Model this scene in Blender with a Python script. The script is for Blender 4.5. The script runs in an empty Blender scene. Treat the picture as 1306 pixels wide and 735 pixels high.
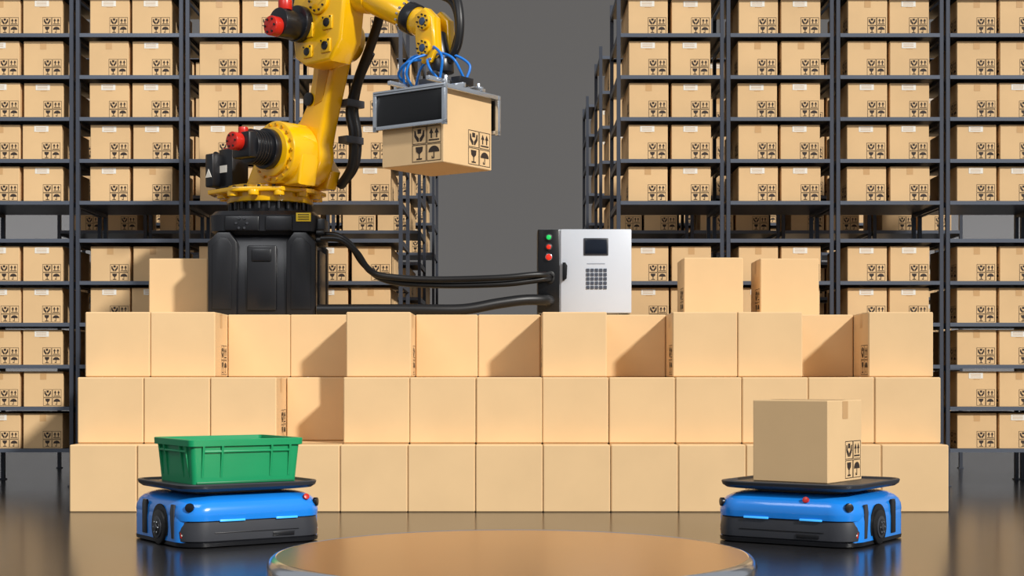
import bpy, bmesh, math, random
from mathutils import Vector, Matrix
random.seed(3)
S=bpy.context.scene
S.view_settings.view_transform='Standard'

# ---------------------------------------------------------------- materials
def lin(c):
    return tuple(((x/255)/12.92 if x/255<=.04045 else ((x/255+.055)/1.055)**2.4) for x in c)
MATS={}
def mat(name,rgb,rough=.5,metal=0,noise=0,scale=8,emit=0,spec=.5,coat=0,bump=0):
    if name in MATS: return MATS[name]
    m=bpy.data.materials.new(name); m.use_nodes=True
    nt=m.node_tree; b=nt.nodes['Principled BSDF']
    c=lin(rgb)
    b.inputs['Base Color'].default_value=(*c,1)
    b.inputs['Roughness'].default_value=rough
    b.inputs['Metallic'].default_value=metal
    b.inputs['Specular IOR Level'].default_value=spec
    b.inputs['Coat Weight'].default_value=coat
    tc=nt.nodes.new('ShaderNodeTexCoord')
    if noise:
        n=nt.nodes.new('ShaderNodeTexNoise'); n.inputs['Scale'].default_value=scale; n.inputs['Detail'].default_value=4
        nt.links.new(tc.outputs['Object'],n.inputs['Vector'])
        r=nt.nodes.new('ShaderNodeValToRGB')
        r.color_ramp.elements[0].position=.3; r.color_ramp.elements[1].position=.7
        r.color_ramp.elements[0].color=(*[x*(1-noise) for x in c],1)
        r.color_ramp.elements[1].color=(*[min(1,x*(1+noise)) for x in c],1)
        nt.links.new(n.outputs['Fac'],r.inputs['Fac']); nt.links.new(r.outputs['Color'],b.inputs['Base Color'])
        if bump:
            bu=nt.nodes.new('ShaderNodeBump'); bu.inputs['Strength'].default_value=bump; bu.inputs['Distance'].default_value=.01
            nt.links.new(n.outputs['Fac'],bu.inputs['Height']); nt.links.new(bu.outputs['Normal'],b.inputs['Normal'])
    if emit:
        b.inputs['Emission Color'].default_value=(*c,1); b.inputs['Emission Strength'].default_value=emit
    MATS[name]=m; return m

kraft=mat('cardboard_kraft',(228,193,145),.62,noise=.03,scale=3,spec=.3)
kraft2=mat('cardboard_kraft_rack',(222,186,138),.65,noise=.06,scale=2,spec=.3)
tape=mat('packing_tape',(205,163,112),.35)
ink=mat('printed_ink',(50,38,30),.7)
labelw=mat('shipping_label',(236,232,222),.5)
rackm=mat('rack_steel_grey',(70,75,86),.38,metal=.35,noise=.05,scale=3)
rackl=mat('rack_beam_edge',(98,105,118),.35,metal=.4)
yellow=mat('robot_yellow_paint',(246,188,6),.24,noise=.03,scale=3,coat=.7)
black=mat('black_cast_metal',(24,25,29),.32,noise=.1,scale=6)
blackm=mat('black_rubber',(17,17,19),.42)
dark=mat('dark_grey_plastic',(54,56,62),.4,noise=.05,scale=6)
red=mat('red_plastic',(200,36,22),.32)
alu=mat('brushed_aluminium',(206,212,220),.24,metal=.85,noise=.04,scale=20)
panelb=mat('black_panel',(14,15,18),.25)
bluec=mat('blue_air_hose',(20,120,215),.35)
blue=mat('agv_blue_shell',(28,138,240),.22,noise=.02,scale=4,coat=.6)
cyan=mat('agv_light_strip',(70,180,255),.3,emit=.5)
green=mat('green_plastic',(18,152,96),.4,noise=.03,scale=5)
greend=mat('green_plastic_rib',(12,118,72),.42)
white=mat('cabinet_white_paint',(206,212,222),.4,noise=.015,scale=4)
screen=mat('cabinet_screen',(18,26,40),.15)
keym=mat('keypad_key',(70,76,90),.4)
lgreen=mat('green_indicator',(30,190,90),.3,emit=.5)
lred=mat('red_indicator',(225,50,30),.3,emit=.2)
chrome=mat('polished_chrome',(232,238,246),.16,metal=1)
podm=mat('satin_bronze_podium_top',(206,170,126),.27,metal=.95,noise=.02,scale=2)

# ---------------------------------------------------------------- mesh helpers
def link(ob,parent=None):
    S.collection.objects.link(ob)
    if parent: ob.parent=parent
    return ob
def empty(name,loc=(0,0,0),rz=0,parent=None):
    e=bpy.data.objects.new(name,None); e.location=loc; e.rotation_euler=(0,0,rz); e.empty_display_size=.2
    return link(e,parent)
def finish(bm,name,m,parent=None,loc=(0,0,0),rot=(0,0,0),bevel=0,seg=2,ang=32):
    bmesh.ops.recalc_face_normals(bm,faces=bm.faces)
    if bevel:
        es=[e for e in bm.edges if len(e.link_faces)==2 and e.calc_face_angle(0)>math.radians(30)]
        bmesh.ops.bevel(bm,geom=es,offset=bevel,segments=seg,affect='EDGES',profile=.5,clamp_overlap=True)
    me=bpy.data.meshes.new(name); bm.to_mesh(me); bm.free()
    me.materials.append(m); me.shade_smooth(); me.set_sharp_from_angle(angle=math.radians(ang))
    ob=bpy.data.objects.new(name,me); ob.location=loc; ob.rotation_euler=rot
    return link(ob,parent)
def box(name,x,y,z,m,parent=None,bevel=.006,rot=(0,0,0)):
    """x,y,z = (min,max)"""
    x=sorted(x);y=sorted(y);z=sorted(z)
    bm=bmesh.new(); bmesh.ops.create_cube(bm,size=1)
    sx,sy,sz=x[1]-x[0],y[1]-y[0],z[1]-z[0]
    bmesh.ops.scale(bm,vec=(sx,sy,sz),verts=bm.verts)
    return finish(bm,name,m,parent,((x[0]+x[1])/2,(y[0]+y[1])/2,(z[0]+z[1])/2),rot,min(bevel,min(sx,sy,sz)*.4))
def cyl(name,p1,p2,r,m,parent=None,r2=None,segs=40,bevel=.006):
    p1=Vector(p1);p2=Vector(p2);d=p2-p1
    bm=bmesh.new(); bmesh.ops.create_cone(bm,cap_ends=True,segments=segs,radius1=r,radius2=r if r2 is None else r2,depth=d.length)
    q=d.to_track_quat('Z','Y').to_matrix().to_4x4()
    if bevel:
        es=[e for e in bm.edges if e.calc_face_angle(0)>math.radians(40)]
        bmesh.ops.bevel(bm,geom=es,offset=min(bevel,d.length*.3),segments=2,affect='EDGES',profile=.5)
    bmesh.ops.transform(bm,matrix=Matrix.Translation((p1+p2)/2)@q,verts=bm.verts)
    return finish(bm,name,m,parent)
def prism(name,pts,a,b,m,parent=None,axis='y',bevel=.015,seg=2):
    """extruded outline; axis y: pts are (x,z); axis z: pts are (x,y)"""
    bm=bmesh.new()
    f={'y':lambda p,t:(p[0],t,p[1]),'z':lambda p,t:(p[0],p[1],t),'x':lambda p,t:(t,p[0],p[1])}[axis]
    A=[bm.verts.new(f(p,a)) for p in pts]; B=[bm.verts.new(f(p,b)) for p in pts]
    bm.faces.new(A); bm.faces.new(B[::-1]); n=len(pts)
    for i in range(n): bm.faces.new((A[i],B[i],B[(i+1)%n],A[(i+1)%n]))
    bmesh.ops.recalc_face_normals(bm,faces=bm.faces)
    if bevel:
        sa=set(A)
        es=[e for e in bm.edges if (e.verts[0] in sa)==(e.verts[1] in sa)]
        bmesh.ops.bevel(bm,geom=es,offset=bevel,segments=seg,affect='EDGES',profile=.5,clamp_overlap=True)
    return finish(bm,name,m,parent)
def rrect(hx,hy,r,n=8):
    out=[]
    for cx,cy,a0 in ((hx-r,hy-r,0),(-hx+r,hy-r,90),(-hx+r,-hy+r,180),(hx-r,-hy+r,270)):
        for i in range(n+1):
            a=math.radians(a0+90*i/n); out.append((cx+r*math.cos(a),cy+r*math.sin(a)))
    return out
def loft(name,secs,m,parent=None,n=8,loc=(0,0,0),ang=32):
    """secs: (z,hx,hy,radius)"""
    bm=bmesh.new(); rings=[]
    for z,hx,hy,r in secs: rings.append([bm.verts.new((x,y,z)) for x,y in rrect(hx,hy,r,n)])
    k=len(rings[0])
    for a,b in zip(rings,rings[1:]):
        for i in range(k): bm.faces.new((a[i],a[(i+1)%k],b[(i+1)%k],b[i]))
    bm.faces.new(rings[0][::-1]); bm.faces.new(rings[-1])
    return finish(bm,name,m,parent,loc,ang=ang)
def lathe(name,prof,m,parent=None,segs=160,cap=False):
    bm=bmesh.new(); rings=[]
    for r,z in prof: rings.append([bm.verts.new((r*math.cos(2*math.pi*i/segs),r*math.sin(2*math.pi*i/segs),z)) for i in range(segs)])
    for a,b in zip(rings,rings[1:]):
        for i in range(segs): bm.faces.new((a[i],a[(i+1)%segs],b[(i+1)%segs],b[i]))
    if cap: bm.faces.new(rings[0][::-1]); bm.faces.new(rings[-1])
    return finish(bm,name,m,parent,ang=40)
def tube(name,pts,r,m,parent=None):
    cu=bpy.data.curves.new(name,'CURVE'); cu.dimensions='3D'; cu.bevel_depth=r; cu.bevel_resolution=5; cu.resolution_u=10; cu.use_fill_caps=True
    sp=cu.splines.new('BEZIER'); sp.bezier_points.add(len(pts)-1)
    P=[Vector(p) for p in pts]
    for i,bp in enumerate(sp.bezier_points):
        a=P[max(i-1,0)]; c=P[min(i+1,len(P)-1)]; t=(c-a)/6
        bp.co=P[i]; bp.handle_left_type=bp.handle_right_type='FREE'
        bp.handle_left=P[i]-t; bp.handle_right=P[i]+t
    cu.materials.append(m)
    ob=bpy.data.objects.new(name,cu); return link(ob,parent)
def bolts(name,c,axis,R,n,r,h,m,parent=None,a0=0):
    c=Vector(c);ax=Vector(axis).normalized(); q=ax.to_track_quat('Z','Y')
    bm=bmesh.new()
    for i in range(n):
        a=a0+2*math.pi*i/n
        mt=Matrix.Translation(c+q@Vector((R*math.cos(a),R*math.sin(a),h/2)))@q.to_matrix().to_4x4()
        bmesh.ops.create_cone(bm,cap_ends=True,segments=8,radius1=r,radius2=r,depth=h,matrix=mt)
    return finish(bm,name,m,parent)

# ---------------------------------------------------------------- cardboard boxes
class Acc:
    def __init__(s): s.v=[];s.f=[];s.m=[]
    def poly(s,pts,m):
        b=len(s.v); s.v+= [tuple(p) for p in pts]; s.f.append(tuple(range(b,b+len(pts)))); s.m.append(m)
    def emit(s,t,loc,rz=0):
        b=len(s.v);c,sn=math.cos(rz),math.sin(rz)
        s.v+=[(x*c-y*sn+loc[0],x*sn+y*c+loc[1],z+loc[2]) for x,y,z in t.v]
        s.f+=[tuple(i+b for i in f) for f in t.f]; s.m+=t.m
    def cuboid(s,x,y,z,m):
        b=len(s.v)
        s.v+=[(X,Y,Z) for X in x for Y in y for Z in z]
        for f in ((0,1,3,2),(4,6,7,5),(0,4,5,1),(2,3,7,6),(0,2,6,4),(1,5,7,3)):
            s.f.append(tuple(i+b for i in f)); s.m.append(m)
    def obj(s,name,mats,parent=None):
        me=bpy.data.meshes.new(name); me.from_pydata(s.v,[],s.f)
        for m in mats: me.materials.append(m)
        me.polygons.foreach_set('material_index',s.m); me.update()
        return link(bpy.data.objects.new(name,me),parent)
def R_(x0,y0,x1,y1): return [(x0,y0),(x1,y0),(x1,y1),(x0,y1)]
def icon_sheet():
    cells=[]
    hand=[(.14,.78),(.14,.45),(.36,.14),(.47,.14),(.47,.34),(.30,.52),(.24,.78)]
    cells.append((0,1,[R_(.37,.6,.63,.86),hand,[(1-x,y) for x,y in hand][::-1]]))
    ar=[]
    for ax in (.31,.69): ar+= [[(ax-.15,.56),(ax+.15,.56),(ax,.86)],R_(ax-.05,.28,ax+.05,.57)]
    ar.append(R_(.13,.13,.87,.21)); cells.append((1,1,ar))
    cells.append((0,0,[[(.24,.87),(.28,.6),(.44,.46),(.56,.46),(.72,.6),(.76,.87)],R_(.46,.2,.54,.47),R_(.3,.12,.7,.2)]))
    um=[(.5+.38*math.cos(math.pi*i/10),.5+.36*math.sin(math.pi*i/10)) for i in range(11)]
    cells.append((1,0,[um,R_(.47,.2,.53,.5),R_(.34,.13,.53,.2),R_(.34,.2,.39,.28)]))
    out=[]
    for cx,cy,ps in cells:
        ox,oy,s=cx*.51,cy*.51,.49; t=.035
        fr=[R_(0,0,1,t),R_(0,1-t,1,1),R_(0,t,t,1-t),R_(1-t,t,1,1-t)]
        for p in fr+ps: out.append([(ox+x*s,oy+y*s) for x,y in p])
    return out
ICONS=icon_sheet()
def carton(w,d,h,c=.005,icons=(),tapes=(),label=()):
    """mats: 0 kraft,1 tape,2 ink,3 white"""
    a=Acc(); X,Y=w/2,d/2
    P={}
    for sx in(-1,1):
        for sy in(-1,1):
            for sz in(0,1):
                z0=h if sz else 0; zi=h-c if sz else c
                P[sx,sy,sz,'x']=(sx*X,sy*(Y-c),zi);P[sx,sy,sz,'y']=(sx*(X-c),sy*Y,zi);P[sx,sy,sz,'z']=(sx*(X-c),sy*(Y-c),z0)
    keys=list(P); idx={k:i for i,k in enumerate(keys)}; a.v=[P[k] for k in keys]
    def F(*k): a.f.append(tuple(idx[q] for q in k)); a.m.append(0)
    for s in(-1,1):
        F((s,-1,0,'x'),(s,1,0,'x'),(s,1,1,'x'),(s,-1,1,'x'))
        F((-1,s,0,'y'),(1,s,0,'y'),(1,s,1,'y'),(-1,s,1,'y'))
        for t in(-1,1):
            F((s,t,0,'x'),(s,t,1,'x'),(s,t,1,'y'),(s,t,0,'y'))
    for z in(0,1):
        F((-1,-1,z,'z'),(1,-1,z,'z'),(1,1,z,'z'),(-1,1,z,'z'))
        for s in(-1,1):
            F((s,-1,z,'x'),(s,1,z,'x'),(s,1,z,'z'),(s,-1,z,'z'))
            F((-1,s,z,'y'),(1,s,z,'y'),(1,s,z,'z'),(-1,s,z,'z'))
            for t in(-1,1): F((s,t,z,'x'),(s,t,z,'y'),(s,t,z,'z'))
    fr={'-y':((-X,-Y),(1,0),(0,-1),w),'+x':((X,-Y),(0,1),(1,0),d),'+y':((X,Y),(-1,0),(0,1),w),'-x':((-X,Y),(0,-1),(-1,0),d)}
    def put(face,pts,m,off=.0012):
        o,u,n,W=fr[face]
        a.poly([(o[0]+u[0]*p*W+n[0]*off,o[1]+u[1]*p*W+n[1]*off,q*h) for p,q in pts],m)
    for f in tapes: put(f,R_(.42,.77,.58,.988),1)
    if tapes:
        off=.0012
        if '-y' in tapes or '+y' in tapes: a.poly([(-.08*w,-Y+c,h+off),(.08*w,-Y+c,h+off),(.08*w,Y-c,h+off),(-.08*w,Y-c,h+off)],1)
        else: a.poly([(-X+c,-.08*d,h+off),(X-c,-.08*d,h+off),(X-c,.08*d,h+off),(-X+c,.08*d,h+off)],1)
    for f in icons:
        for p in ICONS: put(f,[(.50+x*.46,.035+y*.46) for x,y in p],2,.002)
    for f in label:
        put(f,R_(.30,.80,.66,.96),3,.0022)
        for i in range(3): put(f,R_(.34,.835+i*.04,.60,.848+i*.04),1,.003)
    return a
BM=[kraft,tape,ink,labelw]; BM2=[kraft2,tape,ink,labelw]

# ---------------------------------------------------------------- floor, wall
floorm=mat('polished_dark_floor',(42,41,42),.19,noise=.15,scale=1.2,spec=.55)
bm=bmesh.new(); bmesh.ops.create_grid(bm,x_segments=1,y_segments=1,size=25); finish(bm,'floor',floorm,loc=(0,15,0))
wallm=mat('back_wall_grey_paint',(99,98,98),.9,noise=.01,scale=.3,spec=.05)
box('wall_back',(-25,25),(34,34.3),(0,16),wallm,bevel=0)

# ---------------------------------------------------------------- box stack (stepped wall of cartons)
pl=carton(.496,.496,.498,.008,tapes=('-x','+x'),icons=('-x','+x'))
st=Acc(); X0=-3.272
rows=[(0.0,11.41,'F'*13,5),(.5,11.62,'FFFRFFFFFFFFF',4),(1.0,11.83,'FFRRFRRFRFFRF',4)]
for z,y0,pat,nl in rows:
    for i,ch in enumerate(pat):
        for l in range(nl):
            if l==0 and ch=='R': continue
            st.emit(pl,(X0+.25+.5*i+random.uniform(-.001,.001),y0+.25+.5*l+random.uniform(-.003,.003),z))
st.obj('cardboard_box_stack',BM)
def one_box(t,loc,rz=0,parent=None,mats=BM):
    me=bpy.data.meshes.new('cardboard_box'); me.from_pydata(t.v,[],t.f)
    for m in mats: me.materials.append(m)
    me.polygons.foreach_set('material_index',t.m); me.update()
    ob=bpy.data.objects.new('cardboard_box',me); ob.location=loc; ob.rotation_euler=(0,0,rz); return link(ob,parent)
for x,y in ((-2.81,13.25),(1.682,13.15),(2.336,13.25)): one_box(pl,(x,y,1.5))

# ---------------------------------------------------------------- storage racks
rb=carton(.36,.42,.325,.004,tapes=('-y',),icons=('-y','+x'),label=('-y',))
rb2=carton(.36,.42,.325,.004,tapes=('-y',),icons=('-y','-x'))
rplain=carton(.36,.42,.325,.004)
LV=[.343,.725,1.107,1.49,1.87]; UV=[2.6,2.982,3.364,3.746,4.128]
def rack(x0,n,yf):
    a=Acc(); b=Acc(); D=1.0; H=4.62
    for k in range(n):
        xa,xb=x0+k+.012,x0+k+.988
        for x in (xa,xb-.034):
            for y in (yf,yf+D-.04):
                a.cuboid((x,x+.034),(y,y+.04),(0,H),0)
                a.cuboid((x-.012,x+.046),(y-.01,y+.05),(0,.012),0)
            for z in LV+[2.255]+UV+[4.51]:
                a.cuboid((x+.004,x+.03),(yf+.04,yf+D-.04),(z-.05,z-.02),0)
        for z in LV+[2.255]+UV+[4.51]:
            a.cuboid((xa+.003,xb-.003),(yf+.004,yf+D-.004),(z-.02,z),0)
            a.cuboid((xa+.034,xb-.034),(yf-.004,yf+.014),(z-.03,z+.004),1)
        for z in LV+UV:
            for s in (-1,1):
                cx=x0+k+.5+s*.195+random.uniform(-.006,.006)
                b.emit(rb if random.random()<.6 else rb2,(cx,yf+.05+.21+random.uniform(0,.015),z+.001))
                b.emit(rplain,(cx,yf+.76,z+.001))
    o=a.obj('storage_rack',[rackm,rackl])
    b.obj('rack_boxes',BM2,o)
for yf,n in ((14.07,5),(16.9,4),(19.9,4)):
    rack(.943,n,yf); rack(-.986-n,n,yf)

# ---------------------------------------------------------------- podium
pd=empty('round_podium',(0,7.46,0))
lathe('rim',[(1.09,0),(1.10,.02),(1.15,.028),(1.166,.04),(1.172,.06),(1.172,.100),(1.167,.122),(1.155,.140),(1.140,.149),(1.130,.151),(1.126,.148)],chrome,pd)
lathe('top_plate',[(1.126,0.02),(1.126,.149)],podm,pd,cap=True)

# ---------------------------------------------------------------- mobile robots (AGV)
def agv(loc,rz,button_x):
    p=empty('mobile_robot',loc,rz)
    loft('skirt',[(.0,.425,.425,.14),(.008,.455,.455,.155),(.030,.458,.458,.155),(.034,.44,.44,.15)],black,p)
    loft('bumper',[(.032,.443,.443,.15),(.04,.452,.452,.15),(.09,.454,.454,.15),(.150,.447,.447,.15),(.160,.438,.438,.15)],dark,p)
    loft('blue_side_skirt',[(.026,.452,.39,.10),(.032,.460,.40,.105),(.15,.461,.40,.105),(.20,.455,.40,.105),(.23,.44,.39,.10)],blue,p)
    loft('blue_shell',[(.154,.440,.440,.15),(.158,.454,.454,.155),(.19,.458,.458,.158),(.222,.455,.455,.160),(.25,.444,.444,.16),(.273,.423,.423,.155),(.292,.39,.39,.15),(.303,.35,.35,.145),(.306,.32,.32,.14)],blue,p)
    loft('lift_column',[(.30,.28,.28,.08),(.33,.28,.28,.08)],black,p)
    loft('tray',[(.320,.36,.36,.12),(.328,.42,.42,.13),(.345,.442,.442,.14),(.364,.448,.448,.145),(.370,.443,.443,.142),(.369,.430,.430,.135),(.357,.42,.42,.13)],dark,p)
    for s in (-1,1):
        y=.454*s
        for x0,x1 in ((-.24,-.08),(.12,.26)):
            box('light_strip',(x0,x1),(y-.004*s,y+.008*s),(.152,.164),cyan,p,bevel=.003)
        box('bumper_groove',(-.27,.27),(y-.002*s,y+.003*s),(.084,.089),black,p,bevel=.001)
        box('bumper_sensor',(.10,.24),(y-.002*s,y+.004*s),(.05,.074),black,p,bevel=.001)
        cyl('status_button',(button_x,.42*s,.268),(button_x,.442*s,.277),.019,red,p,bevel=.004)
    for sx in (-1,1):
        x=.460*sx; wy=-.08
        arch=[(wy+.128*math.cos(math.radians(a)),.115+.128*math.sin(math.radians(a))) for a in range(-35,216,12)]
        prism('wheel_arch',arch,x-.004*sx,x+.004*sx,blackm,p,axis='x',bevel=0)
        cyl('tyre',(x-.05*sx,wy,.105),(x+.018*sx,wy,.105),.105,blackm,p,bevel=.012)
        cyl('hub_ring',(x+.014*sx,wy,.105),(x+.024*sx,wy,.105),.066,dark,p,bevel=.005)
        cyl('hub',(x+.02*sx,wy,.105),(x+.028*sx,wy,.105),.048,black,p,bevel=.003)
        cyl('axle_cap',(x+.024*sx,wy,.105),(x+.034*sx,wy,.105),.02,dark,p,bevel=.003)
        bolts('hub_bolts',(x+.026*sx,wy,.105),(sx,0,0),.034,6,.005,.006,alu,p)
        bolts('tread_lugs',(x-.03*sx,wy,.105),(sx,0,0),.098,24,.007,.04,blackm,p)
        prism('side_vent',[(.13,.05),(.20,.05),(.20,.23),(.19,.255),(.14,.255),(.13,.24)],x-.01*sx,x+.008*sx,black,p,axis='x',bevel=.004)
        prism('side_vent_front',[(-.30,.05),(-.262,.05),(-.24,.20),(-.255,.25),(-.30,.25)],x-.01*sx,x+.004*sx,dark,p,axis='x',bevel=.003)
        cyl('side_sensor',(.398*sx,-.398,.238),(.416*sx,-.416,.238),.026,black,p,bevel=.004)
        b=box('badge',(-.003,.003),(-.022,.022),(-.016,.016),red,p,bevel=.001)
        b.location=(.428*sx,-.373,.075); b.rotation_euler=(0,0,-sx*math.radians(42))
        b=box('badge_text',(-.0045,.0045),(-.016,.016),(-.004,.004),labelw,p,bevel=0)
        b.location=(.428*sx,-.373,.075); b.rotation_euler=(0,0,-sx*math.radians(42))
    return p
AL=agv((-1.765,9.55,0),math.radians(34),.33)
AR=agv((1.85,9.55,0),math.radians(-34),.15)
one_box(carton(.5,.5,.5,.005,tapes=('+x','-x'),icons=('+x','-x')),(1.841,9.62,.358),math.radians(-36))

# ---------------------------------------------------------------- green crate
cr=empty('storage_crate',(-1.765,9.6,.358),math.radians(33))
hx,hy,h=.335,.275,.268
loft('crate_shell',[(0,hx,hy,.03),(h-.05,hx+.018,hy+.018,.03),(h-.045,hx+.018,hy+.018,.03),(h-.04,hx+.036,hy+.036,.035),(h-.004,hx+.038,hy+.038,.035),(h,hx+.034,hy+.034,.035),(h,hx+.012,hy+.012,.025),(h-.02,hx+.01,hy+.01,.025),(.02,hx-.008,hy-.008,.02)],green,cr,n=5)
for s in (-1,1):
    for x in (-.28,-.16,.16,.28):
        prism('rib',[(s*(hy-.005),.04),(s*(hy+.006),.04),(s*(hy+.036),h-.04),(s*(hy-.005),h-.04)],x-.007,x+.007,green,cr,axis='x',bevel=.002)
    for y in (-.22,-.13,.13,.22):
        prism('rib',[(s*(hx-.005),.04),(s*(hx+.006),.04),(s*(hx+.036),h-.04),(s*(hx-.005),h-.04)],y-.007,y+.007,green,cr,axis='y',bevel=.002)
    box('handle_frame',(-.28,.28),(s*hy,s*(hy+.030)),(h-.080,h-.066),green,cr,bevel=.004)
    box('handle_frame',(s*hx,s*(hx+.030)),(-.22,.22),(h-.080,h-.066),green,cr,bevel=.004)
    box('base_band',(-hx+.02,hx-.02),(s*hy,s*(hy+.008)),(.0,.014),greend,cr,bevel=.003)

# ---------------------------------------------------------------- control cabinet
cc=empty('control_cabinet',(.606,12.9,1.5))
box('body',(-.385,.39),(.012,.44),(.03,.735),white,cc,bevel=.012)
box('door',(-.2,.392),(0,.02),(.035,.735),white,cc,bevel=.008)
box('control_strip',(-.392,-.208),(-.002,.43),(.035,.733),panelb,cc,bevel=.01)
for x in (-.33,.33):
    for y in (.06,.38): box('foot',(x-.04,x+.04),(y-.03,y+.03),(0,.035),black,cc)
box('screen_bezel',(-.008,.198),(-.008,.005),(.515,.66),dark,cc,bevel=.006)
box('screen',(.005,.185),(-.011,-.005),(.528,.648),screen,cc,bevel=.002)
kb=Acc()
for i in range(5):
    for j in range(5):
        x=.015+i*.036; z=.235+j*.036
        kb.cuboid((x,x+.026),(-.008,.002),(z,z+.026),0)
kb.obj('keypad',[keym],cc)
box('brand_line',(.02,.17),(-.002,.002),(.442,.450),mat('faint_print',(150,156,168),.5),cc,bevel=0)
prism('handle',[(-.178,.30),(-.15,.32),(-.145,.43),(-.16,.455),(-.185,.455),(-.185,.30)],-.035,-.01,panelb,cc,bevel=.005)
box('handle_base',(-.182,-.15),(-.014,.002),(.33,.42),dark,cc)
for z,m in ((.665,lgreen),(.585,lred),(.50,lred)):
    cyl('button_collar',(-.30,0,z),(-.30,-.014,z),.030,alu if z<.55 else dark,cc,bevel=.004)
    cyl('button',(-.30,-.012,z),(-.30,-.03,z),.020 if z>.52 else .026,m,cc,bevel=.006)
for z in (.345,.318,.135): cyl('cable_gland',(-.29,.01,z),(-.29,-.03,z),.04,blackm,cc)

# cables
tube('power_cable',[(-1.56,12.72,2.17),(-1.43,12.68,2.16),(-1.32,12.66,2.08),(-1.21,12.66,1.92),(-1.02,12.68,1.79),(-.61,12.70,1.755),(-.1,12.72,1.765),(.16,12.76,1.795),(.28,12.80,1.815),(.316,12.88,1.818)],.026,blackm)
tube('power_cable',[(-1.56,12.62,2.13),(-1.40,12.60,2.12),(-1.27,12.60,2.02),(-1.15,12.62,1.86),(-.95,12.64,1.815),(-.6,12.66,1.80),(-.1,12.68,1.815),(.16,12.72,1.84),(.28,12.78,1.846),(.316,12.88,1.846)],.026,blackm)
tube('power_cable',[(-1.58,12.55,1.546),(-1.2,12.52,1.546),(-.75,12.52,1.546),(-.4,12.56,1.55),(-.12,12.62,1.60),(.1,12.68,1.632),(.26,12.76,1.636),(.316,12.88,1.635)],.045,blackm)

# ---------------------------------------------------------------- industrial robot
rob=empty('industrial_robot_arm',(-2.035,13.0,1.5))
loft('base_column',[(0,.42,.42,.06),(.02,.425,.425,.06),(.60,.40,.40,.07),(.66,.36,.36,.1),(.70,.40,.40,.1)],black,rob,n=3)
loft('base_head',[(.66,.39,.39,.12),(.69,.435,.435,.12),(.82,.44,.44,.12),(.855,.41,.41,.12)],black,rob,n=3)
for sx in (-1,1):
    for a,b in ((-.452,-.34),(.34,.452)):
        prism('corner_buttress',[(sx*.20,0),(sx*.44,0),(sx*.44,.60),(sx*.36,.68),(sx*.26,.68),(sx*.20,.60)],a,b,black,rob,bevel=.018)
    prism('buttress_inset',[(sx*.24,.05),(sx*.40,.05),(sx*.40,.57),(sx*.34,.63),(sx*.28,.63),(sx*.24,.57)],-.461,-.451,black,rob,bevel=.004)
    box('side_panel',(sx*.43-.012,sx*.43+.012),(-.2,.2),(.08,.55),dark,rob)
box('front_panel',(-.12,.12),(-.45,-.41),(.04,.57),black,rob,bevel=.014)
box('front_boss',(-.08,.08),(-.465,-.44),(.44,.54),black,rob,bevel=.012)
box('head_block',(-.30,-.02),(-.455,-.42),(.69,.81),black,rob,bevel=.012)
box('head_block',(.03,.25),(-.455,-.42),(.69,.81),black,rob,bevel=.012)
bolts('head_bolts',(-.16,-.455,.75),(0,-1,0),.045,6,.010,.012,dark,rob)
box('warning_label',(.28,.40),(-.448,-.438),(.765,.835),mat('warning_yellow',(240,205,40),.5),rob,bevel=.001)
for i in range(3): box('warning_text',(.295,.385),(-.45,-.447),(.778+.019*i,.785+.019*i),ink,rob,bevel=0)
box('connector_box',(.42,.50),(-.32,-.1),(.58,.80),black,rob)
for z in (.62,.68): cyl('connector',(.50,-.33,z),(.43,-.33,z),.035,blackm,rob)
cyl('slew_ring',(0.0,0,.85),(0.0,0,.95),.31,black,rob)
bolts('slew_bolts',(.0,0,.885),(0,0,1),.335,26,.015,.06,black,rob)
arm=empty('arm_assembly',(.0,0,0),math.radians(-40.8),rob)
cyl('turntable',(0,0,.945),(0,0,1.09),.36,yellow,arm,segs=64,bevel=.012)
prism('turntable_flange',[(-.46,-.22),(-.30,-.42),(.05,-.45),(.40,-.22),(.44,.1),(.3,.36),(0,.42),(-.3,.36),(-.46,.15)],1.02,1.058,yellow,arm,axis='z',bevel=.01)
for a in range(0,360,30):
    ca,sa=math.cos(math.radians(a)),math.sin(math.radians(a))
    cyl('flange_lug',(.40*ca,.40*sa,.985),(.40*ca,.40*sa,1.03),.045,yellow,arm,segs=20)
bolts('flange_bolts',(0,0,1.055),(0,0,1),.385,20,.014,.02,black,arm)
SH=(.36,1.33)
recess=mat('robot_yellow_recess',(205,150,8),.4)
prism('carousel',[(-.12,1.06),(.58,1.06),(.62,1.25),(.60,1.42),(.48,1.56),(.3,1.57),(.12,1.44),(.0,1.25)],-.2,.0,yellow,arm,bevel=.03,seg=3)
prism('carousel_cheek',[(-.12,1.06),(.5,1.06),(.56,1.2),(.45,1.35),(.15,1.35),(.0,1.2)],.17,.3,yellow,arm,bevel=.03,seg=3)
cyl('shoulder_drum',(SH[0],-.27,SH[1]),(SH[0],.0,SH[1]),.255,yellow,arm,segs=64,bevel=.02)
cyl('shoulder_ring',(SH[0],-.30,SH[1]),(SH[0],-.265,SH[1]),.20,yellow,arm,segs=64)
bolts('shoulder_bolts',(SH[0],-.27,SH[1]),(0,-1,0),.225,18,.012,.015,recess,arm)
cyl('shoulder_motor_flange',(SH[0]-.02,-.36,1.35),(SH[0]-.02,-.30,1.35),.165,black,arm)
cyl('shoulder_motor',(SH[0]-.02,-.52,1.35),(SH[0]-.02,-.35,1.35),.135,black,arm)
for k in range(5): cyl('motor_fin',(SH[0]-.02,-.385-.028*k,1.35),(SH[0]-.02,-.395-.028*k,1.35),.143,black,arm,bevel=.002)
box('shoulder_motor_body',(SH[0]-.13,SH[0]+.09),(-.60,-.5),(1.25,1.46),black,arm,bevel=.02)
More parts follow.
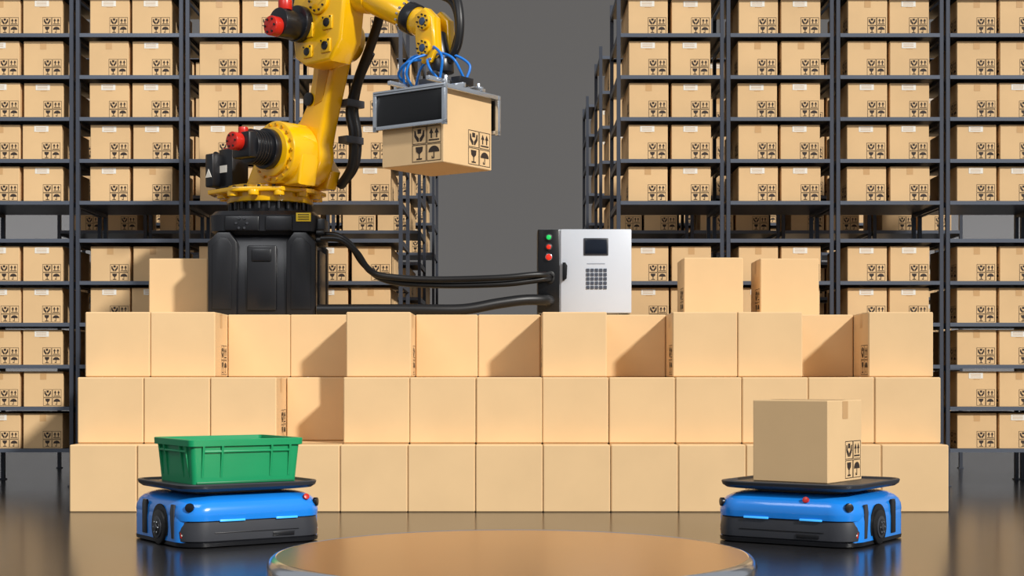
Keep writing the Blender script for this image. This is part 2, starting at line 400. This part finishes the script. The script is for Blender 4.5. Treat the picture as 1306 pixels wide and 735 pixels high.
cyl('shoulder_motor_cap',(SH[0]-.03,-.68,1.38),(SH[0]-.03,-.60,1.38),.072,red,arm)
bolts('cap_bolts',(SH[0]-.03,-.68,1.38),(0,-1,0),.05,6,.008,.01,black,arm)
cyl('shoulder_motor_plug',(SH[0]-.03,-.56,1.44),(SH[0]-.03,-.56,1.50),.04,red,arm)
box('slew_motor',(-.36,-.18),(-.26,-.08),(1.06,1.42),black,arm,bevel=.015)
box('slew_motor_box',(-.44,-.34),(-.34,-.14),(1.10,1.38),black,arm,bevel=.012)
cyl('slew_motor_cap',(-.25,-.17,1.42),(-.25,-.17,1.49),.058,red,arm)
cyl('slew_motor_cap_2',(-.36,-.16,1.38),(-.36,-.16,1.44),.04,red,arm)
box('motor_label',(-.34,-.25),(-.263,-.258),(1.22,1.28),labelw,arm,bevel=0)
prism('motor_warning_triangle',[(-.43,1.18),(-.35,1.18),(-.39,1.25)],-.344,-.339,labelw,arm,bevel=0)
tube('motor_cable',[(-.38,-.2,1.35),(-.46,-.22,1.4),(-.52,-.2,1.25),(-.48,-.15,1.08),(-.35,-.1,1.06)],.014,blackm,arm)
# lower arm
EL=(.69,2.25)
pts=[]
for a in range(165,376,15): pts.append((SH[0]+.255*math.cos(math.radians(a)),SH[1]+.255*math.sin(math.radians(a))))
pts+=[(.645,1.55),(.70,1.72),(.775,1.95),(.85,2.15)]
for a in range(0,181,20): pts.append((EL[0]+.17*math.cos(math.radians(a)),EL[1]+.17*math.sin(math.radians(a))))
pts+=[(.53,2.08),(.51,1.95),(.46,1.76),(.36,1.62),(.22,1.55)]
prism('lower_arm',pts,0,.18,yellow,arm,bevel=.035,seg=3)
prism('lower_arm_recess',[(.55,1.72),(.65,1.75),(.75,2.05),(.62,2.07)],-.006,.01,recess,arm,bevel=.004)
cyl('arm_port',(.49,-.02,1.78),(.49,.02,1.78),.055,black,arm)
cyl('elbow_joint',(.74,-.06,2.25),(.74,.24,2.25),.17,yellow,arm,segs=48,bevel=.015)
prism('elbow_housing',[(.60,2.06),(.73,1.98),(1.02,1.99),(1.14,2.14),(1.2,2.6),(1.05,2.75),(.65,2.75),(.55,2.42)],-.26,-.02,yellow,arm,bevel=.03,seg=3)
gold=mat('cover_gold',(226,176,20),.3)
for x,z,r in ((.77,2.09,.05),(.98,2.11,.055),(.77,2.26,.06),(1.0,2.29,.055)):
    box('access_cover',(x-r,x+r),(-.275,-.255),(z-r,z+r),gold,arm,bevel=.008)
    cyl('cover_plug',(x,-.285,z),(x,-.27,z),r*.62,black,arm,bevel=.003)
    for q in (-1,1):
        cyl('cover_screw',(x+q*r*.75,-.282,z+r*.75),(x+q*r*.75,-.27,z+r*.75),.007,black,arm,segs=10,bevel=0)
cyl('elbow_pivot_cover',(.9,-.285,2.48),(.9,-.255,2.48),.11,yellow,arm,bevel=.008)
bolts('pivot_bolts',(.9,-.285,2.48),(0,-1,0),.085,10,.009,.012,black,arm)
cyl('elbow_motor_flange',(.68,-.32,2.32),(.68,-.25,2.32),.145,black,arm)
cyl('elbow_motor',(.68,-.50,2.30),(.68,-.31,2.30),.115,black,arm)
cyl('elbow_motor_cap',(.68,-.58,2.26),(.68,-.5,2.26),.078,red,arm)
bolts('cap_bolts',(.68,-.58,2.26),(0,-1,0),.055,6,.009,.01,black,arm)
cyl('elbow_motor_cap_2',(.70,-.44,2.40),(.70,-.44,2.48),.055,red,arm)
cyl('forearm_root',(.8,-.1,2.62),(1.3,-.06,2.48),.17,yellow,arm,r2=.135,segs=48,bevel=.01)
cyl('forearm',(1.28,-.06,2.485),(1.66,-.01,2.27),.125,yellow,arm,r2=.10,segs=48,bevel=.01)
cyl('forearm_ring',(1.64,-.01,2.28),(1.72,0,2.24),.122,black,arm,segs=48)
bolts('ring_bolts',(1.635,-.01,2.285),(-.88,-.0,.46),.11,14,.01,.02,alu,arm)
cyl('wrist_housing',(1.71,0,2.245),(1.88,0,2.16),.11,yellow,arm,bevel=.015)
wf=[(1.82,2.25),(1.92,2.29),(2.01,2.21),(2.03,1.95),(1.98,1.87),(1.89,1.87),(1.84,1.95),(1.82,2.08)]
prism('wrist_fork',wf,-.13,-.03,yellow,arm,bevel=.02,seg=3)
prism('wrist_fork_back',wf,.04,.12,yellow,arm,bevel=.02,seg=3)
for z in (2.18,1.98):
    cyl('wrist_cover',(1.925,-.15,z),(1.925,-.125,z),.065,yellow,arm,bevel=.005)
    cyl('wrist_cover_centre',(1.925,-.158,z),(1.925,-.148,z),.030,mat('cover_blue_grey',(60,80,110),.3),arm,bevel=.003)
    bolts('wrist_bolts',(1.925,-.15,z),(0,-1,0),.050,8,.007,.012,black,arm)
cyl('wrist_core',(1.93,0,2.10),(1.985,0,1.87),.075,black,arm)
cyl('tool_flange',(1.99,0,1.80),(1.985,0,1.90),.09,black,arm)
# dress pack hoses
tube('dress_hose',[(1.0,.1,2.72),(1.45,.08,2.60),(1.85,.06,2.50),(2.08,.03,2.40),(2.17,.0,2.2),(2.15,0,2.0),(2.06,0,1.88)],.034,blackm,arm)
tube('dress_hose_2',[(1.0,.14,2.66),(1.45,.14,2.52),(1.85,.12,2.43),(2.03,.09,2.32),(2.1,.06,2.12),(2.06,.04,1.94)],.026,blackm,arm)
tube('arm_cable',[(.55,.30,1.1),(.68,.30,1.25),(.72,.28,1.5),(.70,.26,1.7),(.80,.26,1.95),(.98,.22,2.18),(1.15,.16,2.40),(1.2,.12,2.6)],.04,blackm,arm)
tube('arm_cable_2',[(.48,.34,1.1),(.64,.36,1.25),(.69,.35,1.5),(.68,.32,1.72),(.76,.3,1.95),(.92,.28,2.15)],.04,blackm,arm)
for z,x in ((1.45,.71),(1.75,.72)): box('cable_clamp',(x-.06,x+.05),(.17,.36),(z-.03,z+.03),dark,arm)

# gripper (local origin at held-box centre)
gr=empty('gripper',(1.468,-1.30,0),math.radians(-35.6),rob)
Z=-1.5
def gbox(n,x,y,z,m,b=.003): return box(n,x,y,(z[0]+Z,z[1]+Z),m,gr,bevel=b)
H=.345;t=.032
for s in (-1,1):
    ys=sorted((s*H,s*(H-t)))
    gbox('frame_beam',(-H,H),ys,(3.108,3.142),alu)
    gbox('frame_beam_low',(-H,H),ys,(2.85,2.878),alu)
    gbox('frame_groove',(-H+.01,H-.01),sorted((s*(H-.004),s*(H+.001))),(3.122,3.128),dark,0)
    for sx in (-1,1):
        gbox('frame_post',sorted((sx*H,sx*(H-t))),ys,(2.84,3.108),alu)
    yp=sorted((s*(H-.012),s*(H-.026)))
    gbox('side_panel',(-H+t,H-t),yp,(2.878,3.108),panelb,.001)
    xs=sorted((s*H,s*(H-t)))
    gbox('frame_beam',xs,(-H+t,H-t),(3.108,3.142),alu)
    gbox('cross_beam',(-H,H),(s*.11-.017,s*.11+.017),(3.144,3.178),alu)
gbox('cross_rail',(-.2,-.168),(-H,H),(3.18,3.212),alu)
gbox('cross_rail',(.168,.2),(-H,H),(3.18,3.212),alu)
gbox('mount_plate',(-.16,.16),(-.14,.14),(3.178,3.20),alu)
gbox('mount_block',(-.1,.1),(-.1,.1),(3.20,3.25),dark)
gbox('valve_block',(-.3,-.21),(-.06,.1),(3.178,3.235),black)
gbox('valve_block',(.21,.3),(-.1,.06),(3.178,3.235),black)
for x in (-.24,.24):
    for y in (-.2,.2):
        cyl('cylinder_rod',(x,y,3.135+Z),(x,y,3.23+Z),.016,alu,gr)
cyl('tool_adapter',(0,0,3.25+Z),(0.0,0,3.31+Z),.08,dark,gr)
def bl(pts,i): tube('air_hose_%d'%i,[(x,y,z+Z) for x,y,z in pts],.010,bluec,gr)
bl([(-.03,-.05,3.42),(-.13,-.1,3.43),(-.24,-.1,3.36),(-.27,-.06,3.23)],1)
bl([(-.03,-.05,3.40),(-.16,-.15,3.38),(-.28,-.12,3.30),(-.27,0.0,3.23)],2)
bl([(-.02,0,3.44),(-.1,.08,3.46),(-.24,.1,3.38),(-.25,.05,3.23)],3)
bl([(.03,-.05,3.43),(.13,-.1,3.42),(.24,-.1,3.36),(.27,-.02,3.23)],4)
bl([(.03,.0,3.41),(.16,.0,3.42),(.27,.05,3.34),(.26,.02,3.23)],5)
bl([(.0,-.07,3.40),(.05,-.18,3.36),(.1,-.2,3.28),(.14,-.13,3.2)],6)
bl([(.0,-.07,3.44),(-.07,-.2,3.38),(-.12,-.22,3.28),(-.14,-.13,3.2)],7)
bl([(.02,-.07,3.46),(.1,-.16,3.46),(.22,-.22,3.36),(.185,-.2,3.21)],8)
hb=one_box(carton(.59,.59,.56,.005,icons=('-y','+x','+y','-x')),(-.567,11.70,2.572),math.radians(-35.6))
for s in (-1,1):
    gbox('clamp_pad',(-.2,.2),sorted((s*.2965,s*.319)),(2.90,3.05),blackm)

# ---------------------------------------------------------------- camera
cam=bpy.data.cameras.new('camera'); co=bpy.data.objects.new('camera',cam); link(co)
co.location=(0,0,1.0); co.rotation_euler=(math.radians(90),0,0)
cam.sensor_width=36; cam.lens=36*1970/1306; cam.shift_y=113.5/1306; cam.clip_end=200
S.camera=co

# ---------------------------------------------------------------- lights
def sun(n,d,e,ang,col=(1,1,1)):
    l=bpy.data.lights.new(n,'SUN'); l.energy=e; l.angle=math.radians(ang); l.color=col
    o=bpy.data.objects.new(n,l); o.rotation_euler=Vector(d).to_track_quat('-Z','Y').to_euler(); o.location=(6,-4,9); link(o)
sun('sun_key',(-.85,1,-.76),3.45,3.5,(1,.965,.91))
def area(n,loc,d,e,sx,sy,col=(1,1,1)):
    l=bpy.data.lights.new(n,'AREA'); l.shape='RECTANGLE'; l.size=sx; l.size_y=sy; l.energy=e; l.color=col
    o=bpy.data.objects.new(n,l); o.location=loc; o.rotation_euler=Vector(d).to_track_quat('-Z','Y').to_euler(); link(o)
for s in (-1,1): area('added_wall_fill',(s*11,28,3.5),(s*.2,1,-.35),450,7,2.5,(.95,.97,1))  # unseen area lights added to brighten the wall sides and their floor reflection
area('added_highlight_fill',(-3.5,6.5,7),(.25,.75,-.8),150,4,2.5,(.97,.98,1))  # no fixture here: area light added for soft highlights on the robot
w=bpy.data.worlds.new('world'); S.world=w; w.use_nodes=True
w.node_tree.nodes['Background'].inputs['Color'].default_value=(.95,.97,1,1)
w.node_tree.nodes['Background'].inputs['Strength'].default_value=.34
